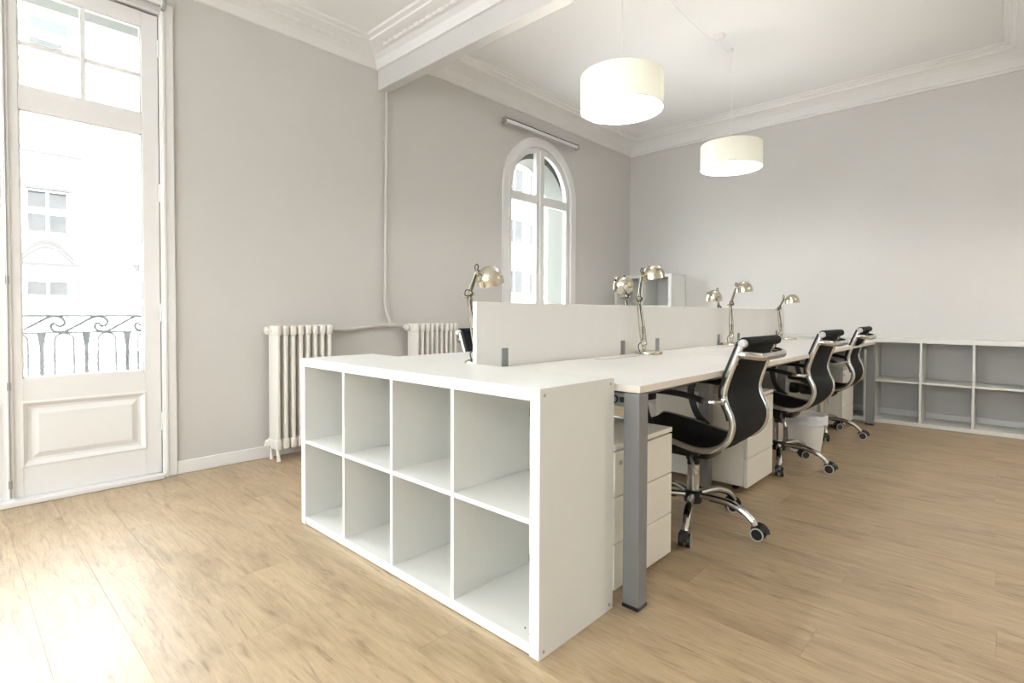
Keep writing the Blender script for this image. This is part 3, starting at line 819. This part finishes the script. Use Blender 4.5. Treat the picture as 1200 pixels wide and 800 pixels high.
# ------------------------------------------------------------------ desk lamps
def desk_lamp(base, J, H, D, axis, label, bx=(0, 0)):
    """base post foot, joint, head pivot, dome centre, dome axis (pointing to its back)"""
    r = empty('desk_lamp', (base[0]+bx[0], base[1]+bx[1], ZD)); O = -r.location
    base, J, H, D = Vector(base), Vector(J), Vector(H), Vector(D); ax = Vector(axis).normalized()
    def b(mb, n, m, par=r, smooth=True):
        ob = mb.build(n, M[m], par, smooth=smooth)
        if par == r: ob.location = O
        return ob
    c = r.location
    bs = b(MB().lathe([(0, .020), (.070, .020), (.079, .017), (.082, .010), (.082, .002), (.080, 0.0005), (0, 0.0005)], c, (0, 0, 1), 40), 'base', 'nickel')
    P0 = base+Vector((0, 0, .055))
    MB().tube([base+Vector((0, 0, .018)), P0], .007, 12).lathe([(0, .05), (.013, .048), (.013, .03), (.009, .025)], base, (0, 0, 1), 14).build('post', M['nickel'], bs, smooth=True)
    perp = Vector((0, 0, 0))
    if perp.length < 1e-4: perp = Vector((0, 1, 0))
    perp = Vector((.87, -.5, 0)) - (J-P0).normalized()*(Vector((.87, -.5, 0)).dot((J-P0).normalized())); perp.normalize()
    side = (J-P0).cross(perp).normalized()
    la = MB()
    for s in (-1, 1):
        la.tube([P0+side*s*.017, P0.lerp(J, .35)+side*s*.019, J+side*s*.010], .0036, 6)
    la.tube([P0+side*-.016, P0+side*.016], .004, 8)
    lo = b(la, 'lower_arm', 'nickel')
    # springs
    spg = MB()
    for s in (-1, 1):
        a0 = P0+side*s*.0075+(J-P0)*.06; a1 = P0+side*s*.0075+(J-P0)*.42
        pts = []
        n = 90
        t = (a1-a0).normalized(); e1 = t.orthogonal().normalized(); e2 = t.cross(e1)
        for k in range(n+1):
            q = 2*PI*11*k/n
            pts.append(a0.lerp(a1, k/n)+(e1*math.cos(q)+e2*math.sin(q))*.0062)
        spg.tube(pts, .0016, 5)
        spg.tube([a1, J+side*s*.006], .0012, 5)
    spg.build('spring', M['nickel'], lo, smooth=True)
    kn = MB().tube([J-side*.020, J+side*.020], .007, 10).obox(J, perp, side, perp.cross(side), .012, .004, .018, .002)
    kn.lathe([(0, .014), (.008, .013), (.010, .006), (.006, 0), (0, 0)], J+side*.018, side, 10)
    kn.lathe([(0, .014), (.008, .013), (.010, .006), (.006, 0), (0, 0)], J-side*.018, -side, 10)
    b(kn, 'elbow_joint', 'nickel')
    ua = MB()
    s2 = (H-J).cross(perp).normalized()
    for s in (-1, 1): ua.tube([J+s2*s*.007, H+s2*s*.006], .0045, 8)
    uo = b(ua, 'upper_arm', 'nickel')
    A1x = H.lerp(D, .3)
    # black cord: loop at the elbow, along the arm, loop at the top
    e = perp*.02
    cd = smoothpath([base+Vector((-.01, -.03, .01)), base+Vector((-.02, -.035, .05)), P0+side*-.02+Vector((0, 0, .03)), P0.lerp(J, .3)+e*.3, P0.lerp(J, .9)+e*.4, J+side*.012+Vector((0, 0, .012))+e, J+side*-.018+Vector((0, 0, .030))+e, J+side*-.022+Vector((0, 0, .006))+e, J+side*.01+Vector((0, 0, .0))+e, J.lerp(H, .3)+e*.4, J.lerp(H, .92)+e*.3, H+Vector((0, 0, .028))-ax*.0+side*.008, H+Vector((0, 0, .040)), H+Vector((0, 0, .028))-side*.008, H+Vector((0, 0, .004)), A1x], 5)
    MB().tube(cd, .0027, 6).build('cord', M['black'], uo, smooth=True)
    # trailing cable on the desk
    # dome
    rs = .065; pr = []
    n = 14
    for k in range(n+1):
        q = PI/2*k/n
        pr.append((rs*math.cos(q), rs*math.sin(q)-.012))
    pr = [(rs, -.032)]+pr
    pr[-1] = (0.0, pr[-1][1])
    inner = [(max(0, x-.0016) if x > 0 else 0, z-.0014) for x, z in reversed(pr)]
    hd = MB().lathe([(rs+.0016, -.032), (rs+.0016, -.0285)]+pr[1:]+inner[:-1]+[(rs-.0016, -.032)], D, ax, 36, False)
    ho = b(hd, 'lamp_head', 'nickel')
    MB().lathe([(0, -.012), (.006, -.010), (.016, 0), (.019, .012), (.014, .024), (.011, .04), (0, .04)], D-ax*.004, ax, 16).build('bulb', M['rollw'], ho, smooth=True)
    hv = (H-D); hv = (hv-ax*hv.dot(ax)); hv = hv.normalized() if hv.length > .01 else side
    A1 = D+ax*.012+hv*.060
    sk = MB().lathe([(0, .016), (.013, .015), (.017, .008), (.018, -.004), (.012, -.010)], A1, hv, 16)
    sk.tube([H, A1+hv*.012], .0055, 8)
    sk.lathe([(.0, .006), (.013, .006), (.013, -.006), (0, -.006)], H, side, 14)
    sk.build('socket', M['nickel'], ho, smooth=True)
    sx = ax.cross(Vector((0, 0, 1)));
    sx = sx.normalized() if sx.length > .05 else Vector((1, 0, 0))
    MB().lathe([(0, .006), (.007, .005), (.008, 0)], D+ax*.03+sx*.052, (sx+ax*.6).normalized(), 10).build('switch', M['black'], ho, smooth=True)
    return tag(r, label, 'desk lamp')
desk_lamp((-.62, 1.70, ZD), (-.62, 1.628, 1.085), (-.615, 1.655, 1.235), (-.585, 1.735, 1.245), (-.12, -.15, 1), 'nickel architect desk lamp standing on the first right-hand desktop, by the first screen joint', (0.005, .045))
desk_lamp((-.62, 3.06, ZD), (-.62, 3.03, 1.080), (-.615, 3.125, 1.215), (-.585, 3.215, 1.215), (-.08, -.05, 1), 'nickel architect desk lamp behind the nearest chair, middle one of the right-hand row', (0, 0))
desk_lamp((-.62, 4.30, ZD), (-.62, 4.20, 1.060), (-.615, 4.335, 1.150), (-.585, 4.50, 1.150), (-.05, -.08, 1), 'nickel architect desk lamp at the far end of the right-hand desks', (.02, .12))
desk_lamp((-.85, .56, ZD), (-.85, .498, 1.088), (-.85, .545, 1.195), (-.845, .625, 1.178), (.10, -.35, 1), 'nickel desk lamp rising over the near left end of the first screen', (0, .02))
desk_lamp((-.85, 1.93, ZD), (-.85, 1.865, 1.115), (-.855, 1.855, 1.215), (-.875, 1.88, 1.203), (.35, -.6, .8), 'nickel desk lamp behind the first screen joint, overlapped by the nearest right-hand lamp', (0, .05))
desk_lamp((-.85, 3.42, ZD), (-.85, 3.37, 1.055), (-.85, 3.34, 1.19), (-.86, 3.30, 1.155), (.1, -.2, 1), 'nickel desk lamp behind the screens, left of the middle right-hand lamp', (0, 0))

# ------------------------------------------------------------------ radiators and pipes
def radiator(loc, n, pitch, label, valve_back=True):
    r = empty('radiator', loc)
    # local: y along, x depth 0..0.145 (wall side at 0), z up
    D = .145
    for k in range(n):
        y = (k+.5)*pitch
        mb = MB()
        hw = pitch*.36
        mb.box(0.004, D-.004, y-hw*.68, y+hw*.68, .11, .89, hw*.45, 3)
        for zc in (.115, .885):
            mb.obox((D/2, y, zc), (1, 0, 0), (0, 1, 0), (0, 0, 1), D/2, hw*1.12, .036, .012)
            mb.tube([(D/2, y-pitch/2, zc), (D/2, y+pitch/2, zc)], .022, 10)
        s = mb.build('section', M['rad'], r, smooth=True, angle=50)
        if k in (0, n-1):
            for x in (.025, D-.025):
                MB().tube([(x, y, .09), (x+(.006 if x > .07 else -.006), y, .04), (x+(.010 if x > .07 else -.004), y, .012), (x+(.014 if x > .07 else -.004), y, 0)], [.016, .011, .013, .016], 8).build('foot', M['rad'], s, smooth=True)
    pl = MB()
    for zc in (.115, .885): pl.tube([(D/2-.03, 0.002, zc), (D/2-.03, -.016, zc)], .028, 12).tube([(D/2-.03, -.012, zc), (D/2-.03, -.026, zc)], .016, 6)
    pl.build('plug', M['rad'], r, smooth=True)
    return tag(r, label, 'radiator')
radiator((XW+.045, .345, 0), 8, .0530, 'tall cream cast-iron column radiator left of the foreground shelf unit')
radiator((XW+.045, 1.50, 0), 9, .0515, 'cream cast-iron radiator showing behind the desks, left of the first screen')
pr = empty('heating_pipe', (XW+.04, 1.32, BZ)); O = -pr.location
px = XW+.034
MB().tube(smoothpath([(px, 1.325, BZ+.01), (px, 1.318, 2.2), (px, 1.308, 1.30), (px, 1.308, 1.08), (px, 1.330, .99), (px+.004, 1.350, .945), (px+.004, 1.353, .912)], 6), .013, 10).build('riser', M['pipe'], pr, smooth=True).location = O
MB().tube(smoothpath([(px+.03, .765, .888), (px+.02, .86, .880), (px+.015, .96, .878), (px+.012, 1.10, .890), (px+.010, 1.25, .906), (px+.012, 1.40, .906), (px+.03, 1.49, .892)], 5), .0145, 10).build('cross_pipe', M['pipe'], pr, smooth=True).location = O
MB().tube([(px+.004, 1.325, .905), (px+.012, 1.38, .906)], .021, 10).build('tee', M['pipe'], pr, smooth=True).location = O
for y in (.785, 1.455):
    MB().tube([(px+.03, y-.012, .888), (px+.03, y+.016, .888)], .020, 6).build('union_nut', M['lever'], pr, smooth=False).location = O
v = MB().tube([(px+.02, 1.475, .890), (px+.06, 1.462, .890)], .014, 10).lathe([(0, .032), (.020, .030), (.024, .018), (.022, .004), (.014, 0)], (px+.055, 1.463, .890), (1, -.15, 0), 14)
v.build('valve_knob', M['rad'], pr, smooth=True).location = O
cl = MB()
for z in (1.5, 2.4): cl.tube([(XW, 1.312, z), (px, 1.312, z)], .004, 6)
cl.build('clip', M['pipe'], pr).location = O
tag(pr, 'thin painted heating pipe running down the left wall from the beam to both radiators', 'pipe')

# ------------------------------------------------------------------ pendant lamps
def pendant(x, y, zc, label, zceil, hook=True, W=PENDANT_W):
    r = empty('pendant_lamp', (x, y, zc)); O = Vector((0, 0, 0))
    RR, HH = .25, .20
    sh = MB().lathe([(RR, -HH/2), (RR, HH/2), (RR-.003, HH/2), (RR-.003, -HH/2)], (0, 0, 0), (0, 0, 1), 64, True).build('lamp_shade', M['shade'], r, smooth=True, angle=50)
    rg = MB()
    for z in (-HH/2, HH/2): rg.tube([((RR-.0015)*math.cos(2*PI*k/64), (RR-.0015)*math.sin(2*PI*k/64), z) for k in range(64)], .0026, 6, closed=True)
    for k in range(3):
        a = 2*PI*k/3+.4
        rg.tube([(.02*math.cos(a), .02*math.sin(a), .062), ((RR-.002)*math.cos(a), (RR-.002)*math.sin(a), HH/2-.002)], .0022, 6)
    rg.build('shade_frame', M['cord'], sh, smooth=True)
    MB().box(RR*.9995, RR+.0006, -.004, .004, -HH/2, HH/2).build('seam', M['rollw'], sh)
    MB().lathe([(0, .085), (.012, .084), (.020, .07), (.021, .03), (.018, .022), (0, .022)], (0, 0, 0), (0, 0, 1), 18).build('socket', M['rollw'], r, smooth=True)
    bo = MB().lathe([(0, -.075), (.016, -.072), (.028, -.058), (.031, -.042), (.026, -.022), (.014, .005), (.012, .024), (0, .024)], (0, 0, 0), (0, 0, 1), 20).build('bulb', M['bulb_%d' % W] if 'bulb_%d' % W in M else M.setdefault('bulb_%d' % W, emis('lit_bulb', (1.0, 0.97, 0.92), W*30.0)), r, smooth=True)
    MB().tube([(0, 0, .083), (0, 0, zceil-zc-.014)], .0028, 6).build('cord', M['cord'], r, smooth=True)
    hk = MB().tube([(0, 0, zceil-zc-.001), (0, 0, zceil-zc-.012), (.010, 0, zceil-zc-.018), (.010, 0, zceil-zc-.026), (0, 0, zceil-zc-.030)], .003, 6)
    hk.lathe([(.012, 0), (.012, .003), (0, .003)], (0, 0, zceil-zc-.004), (0, 0, 1), 12)
    hk.build('hook', M['cord'], r, smooth=True)
    return tag(r, label, 'pendant lamp')
pendant(-.79, 1.70, 2.355, 'white drum pendant lamp hanging nearer, left of the other one', ZF)
pendant(-.81, 3.50, 2.362, 'white drum pendant lamp hanging farther back, right of the other one', ZF)
pendant(-.60, -2.6, 2.30, 'unseen white drum pendant added as fill light behind the camera on the left', ZN, W=FILL_W)  # added fill light in the shape of a pendant, never in view
pendant(2.30, -2.4, 2.30, 'unseen white drum pendant added as fill light behind the camera on the right', ZN, W=16)  # second added fill lamp behind the camera
pendant(2.60, 3.30, 2.35, 'unseen white drum pendant added as fill light beyond the right-hand ceiling beam', ZF, W=34)  # added out of view to lift the far right ceiling and floor
cr = empty('ceiling_rose', (-.815, 3.23, ZF))
MB().lathe([(0, -.034), (.022, -.033), (.040, -.022), (.052, -.006), (.054, 0), (0, 0)], (0, 0, 0), (0, 0, 1), 28).build('canopy', M['rollw'], cr, smooth=True)
MB().tube(smoothpath([(0, 0, -.03), (.004, .07, -.075), (.005, .16, -.075), (.005, .24, -.04), (.005, .27, -.024)], 5), .003, 6).build('cable', M['cord'], cr, smooth=True)
MB().tube(smoothpath([(0, 0, -.03), (.0, -.12, -.075), (.01, -.40, -.105), (.02, -.80, -.11), (.025, -1.2, -.075), (.025, -1.53, -.024)], 6), .003, 6).build('cable', M['cord'], cr, smooth=True)
tag(cr, 'small white ceiling rose with cables swagging to both pendant lamps', 'ceiling rose')

# ------------------------------------------------------------------ balcony railing outside the french door
RX = -3.45
br_ = empty('balcony_railing', (RX, -.9, -.1)); O = -br_.location
for (z, t) in ((.981, .007), (.874, .006), (.02, .008)):
    MB().box(RX-.012, RX+.012, -2.2, .6, z-t, z+t, .001).build('rail', M['rail'], br_).location = O
P = .2215
sc_mesh = hp_mesh = bar_mesh = None
k0 = -.745
for k in range(-6, 6):
    yb_ = k0+k*P
    # bar flared at top
    if bar_mesh is None:
        o = MB().prism([(0, -.009, .02), (0, .009, .02), (0, .010, .78), (0, .022, .868), (0, -.022, .868), (0, -.010, .78)], (.008, 0, 0)).build('baluster', M['rail'], br_); bar_mesh = o.data
        hp = [(0, .062, .02), (0, .062, .80)]+[(0, .062+.048-.048*math.cos(PI*j/10), .822+.048*math.sin(PI*j/10)) for j in range(11)]+[(0, .158, .80), (0, .158, .02)]
        h = MB().tube(hp, .0062, 6).build('hoop', M['rail'], br_, smooth=True); hp_mesh = h.data
        s = 1/258.0*P      # crop pixels -> metres
        path = [(355, 235), (335, 232), (322, 250), (328, 272), (345, 287), (370, 293), (400, 290), (440, 268), (500, 230), (560, 193), (590, 182), (615, 181), (645, 195), (660, 222), (650, 245), (628, 252), (607, 242)]
        pp = [(0, (u-270)*s, .981-(v-177)/(297-177)*.107) for u, v in path]
        sc_ = MB().tube(smoothpath(pp, 4), .0085, 6, flat=(1.0, 1.0)).build('scroll', M['rail'], br_, smooth=True); sc_mesh = sc_.data
        obs = (o, h, sc_)
    else:
        obs = []
        for nm, me in (('baluster', bar_mesh), ('hoop', hp_mesh), ('scroll', sc_mesh)):
            q = bpy.data.objects.new(nm, me); COL.objects.link(q); q.parent = br_; obs.append(q)
    for q in obs: q.location = O+Vector((RX-.004 if q.data == bar_mesh else RX, yb_, 0))
for yy_ in (-2.2, .6):
    MB().tube([(RX, yy_, 0), (RX, yy_, 1.0)], .009, 8).build('end_post', M['rail'], br_, smooth=True).location = O
tag(br_, 'wrought-iron balcony railing with wave scrolls outside the glazed door', 'railing')
sl = tag(MB().box(-3.55, XW-TO, -2.5, .9, -.16, -.004, .01).build('balcony_slab', M['facb']), 'narrow stone balcony slab under the wrought-iron railing', 'balcony')

# ------------------------------------------------------------------ street and the building opposite
struct(MB().box(-40, XW-TO-.01, -60, 80, -5.3, -5.0).build('ground', M['street']))
FX = -18.0
fb = empty('apartment_building', (FX, 6, -5.0)); O = -fb.location
def fbx(n, m, *a, par=None, **k):
    ob = MB().box(*a).build(n, M[m], par or fb)
    if par is None: ob.location = O
    return ob
fbx('wall', 'fac', FX-6, FX, -30, 60, -5.0, 16)
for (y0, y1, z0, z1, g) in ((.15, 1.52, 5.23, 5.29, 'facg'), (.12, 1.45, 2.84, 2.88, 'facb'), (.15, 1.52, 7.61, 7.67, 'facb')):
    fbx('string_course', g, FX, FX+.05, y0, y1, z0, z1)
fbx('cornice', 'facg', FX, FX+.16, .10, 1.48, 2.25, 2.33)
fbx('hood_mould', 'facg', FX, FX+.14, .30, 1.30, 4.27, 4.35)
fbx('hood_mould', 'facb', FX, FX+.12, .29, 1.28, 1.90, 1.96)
# segmental pediment
seg = MB(); n = 16
A = [(FX, .20+1.12*t/n, 2.40+.42*math.sin(PI*t/n)) for t in range(n+1)]
B = [(FX, .20+1.12*t/n, 2.47+.49*math.sin(PI*t/n)) for t in range(n+1)]
seg.strip(A, B, (.06, 0, 0)); seg.strip([(p[0], p[1], p[2]-.12) for p in A], [(p[0], p[1], p[2]-.04) for p in A], (.05, 0, 0))
seg.build('pediment', M['facg'], fb).location = O
def fwin(y0, y1, z0, z1, m='fpane', mull=1, transom=None, sill=True):
    f = MB(); t = .045
    f.box(FX-.01, FX+.03, y0-t, y0, z0-t, z1+t).box(FX-.01, FX+.03, y1, y1+t, z0-t, z1+t).box(FX-.01, FX+.03, y0, y1, z1, z1+t).box(FX-.01, FX+.03, y0, y1, z0-t, z0)
    if mull:
        for j in range(1, mull+1):
            yc = y0+(y1-y0)*j/(mull+1); f.box(FX-.01, FX+.02, yc-.03, yc+.03, z0, z1)
    if transom: f.box(FX-.01, FX+.028, y0, y1, transom[0], transom[1])
    if sill: f.box(FX, FX+.12, y0-.1, y1+.1, z0-.10, z0-.05)
    fo = f.build('window', M['fac'], fb); fo.location = O
    MB().box(FX+.002, FX+.012, y0, y1, z0, z1).build('pane', M[m], fo)
fwin(.385, 1.18, 3.15, 4.22, transom=(3.62, 3.79), sill=False)
fwin(.36, 1.18, 1.46, 1.82, 'fpane', sill=False)
fwin(.475, 1.25, 8.50, 8.80, 'fpaneb', mull=0, sill=False)
fwin(.47, 1.14, 7.99, 8.25, 'fpane', mull=0, sill=False)
for z in (-3.6, -1.0, 2.1, 4.72, 7.4, 10.2):
    fwin(18.6, 19.85, z, z+1.15, 'fpane')
    fwin(20.40, 20.95, z, z+1.05)
for yy_ in (-8, -4, 6.0, 10, 14, 30, 35, 40):
    for z in (-3.6, .9, 3.3, 7.9, 11): fwin(yy_, yy_+1.2, z, z+1.2)
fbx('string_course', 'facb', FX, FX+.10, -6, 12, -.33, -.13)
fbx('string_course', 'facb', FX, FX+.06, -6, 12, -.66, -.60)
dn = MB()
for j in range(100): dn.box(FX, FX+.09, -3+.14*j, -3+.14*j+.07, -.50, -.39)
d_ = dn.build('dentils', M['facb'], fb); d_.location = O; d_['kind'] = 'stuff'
dp = MB().tube([(FX+.06, 1.91, -4), (FX+.06, 1.91, 6.4)], .012, 6)
for j in range(24): dp.tube([(FX+.06, 1.91, -3.6+.42*j), (FX+.06, 1.91, -3.52+.42*j)], .035, 8)
dp.build('downpipe', M['facb'], fb).location = O
lt = MB().tube(smoothpath([(FX, 2.62, 2.25), (FX+.2, 2.62, 2.3), (FX+.32, 2.66, 2.4)], 4), .02, 6)
lt.lathe([(0, -.10), (.06, -.08), (.075, .06), (.09, .07), (.03, .13), (0, .14)], (FX+.32, 2.72, 2.30), (0, 0, 1), 8)
lt.build('wall_lantern', M['facg'], fb).location = O
tag(fb, 'sunlit white apartment building across the street with moulded windows', 'building')

# ------------------------------------------------------------------ groups of repeats
GROUPS = {'office_chair': 'swivel chairs at the bench desks', 'desk_lamp': 'nickel architect lamps on the desks', 'drawer_pedestal': 'drawer pedestals under the right-hand desks',
          'desk': 'bench desks in two rows', 'desk_screen': 'screens along the middle of the bench', 'shelf_unit': 'white cube shelf units', 'pendant_lamp': 'white drum pendant lamps',
          'radiator': 'cast-iron radiators on the left wall', 'waste_bin': 'waste bins under the desks', 'roller_blind': 'roller blinds over the windows'}
for o in list(bpy.data.objects):
    if o.parent is None and o.name.split('.')[0] in GROUPS: o['group'] = GROUPS[o.name.split('.')[0]]
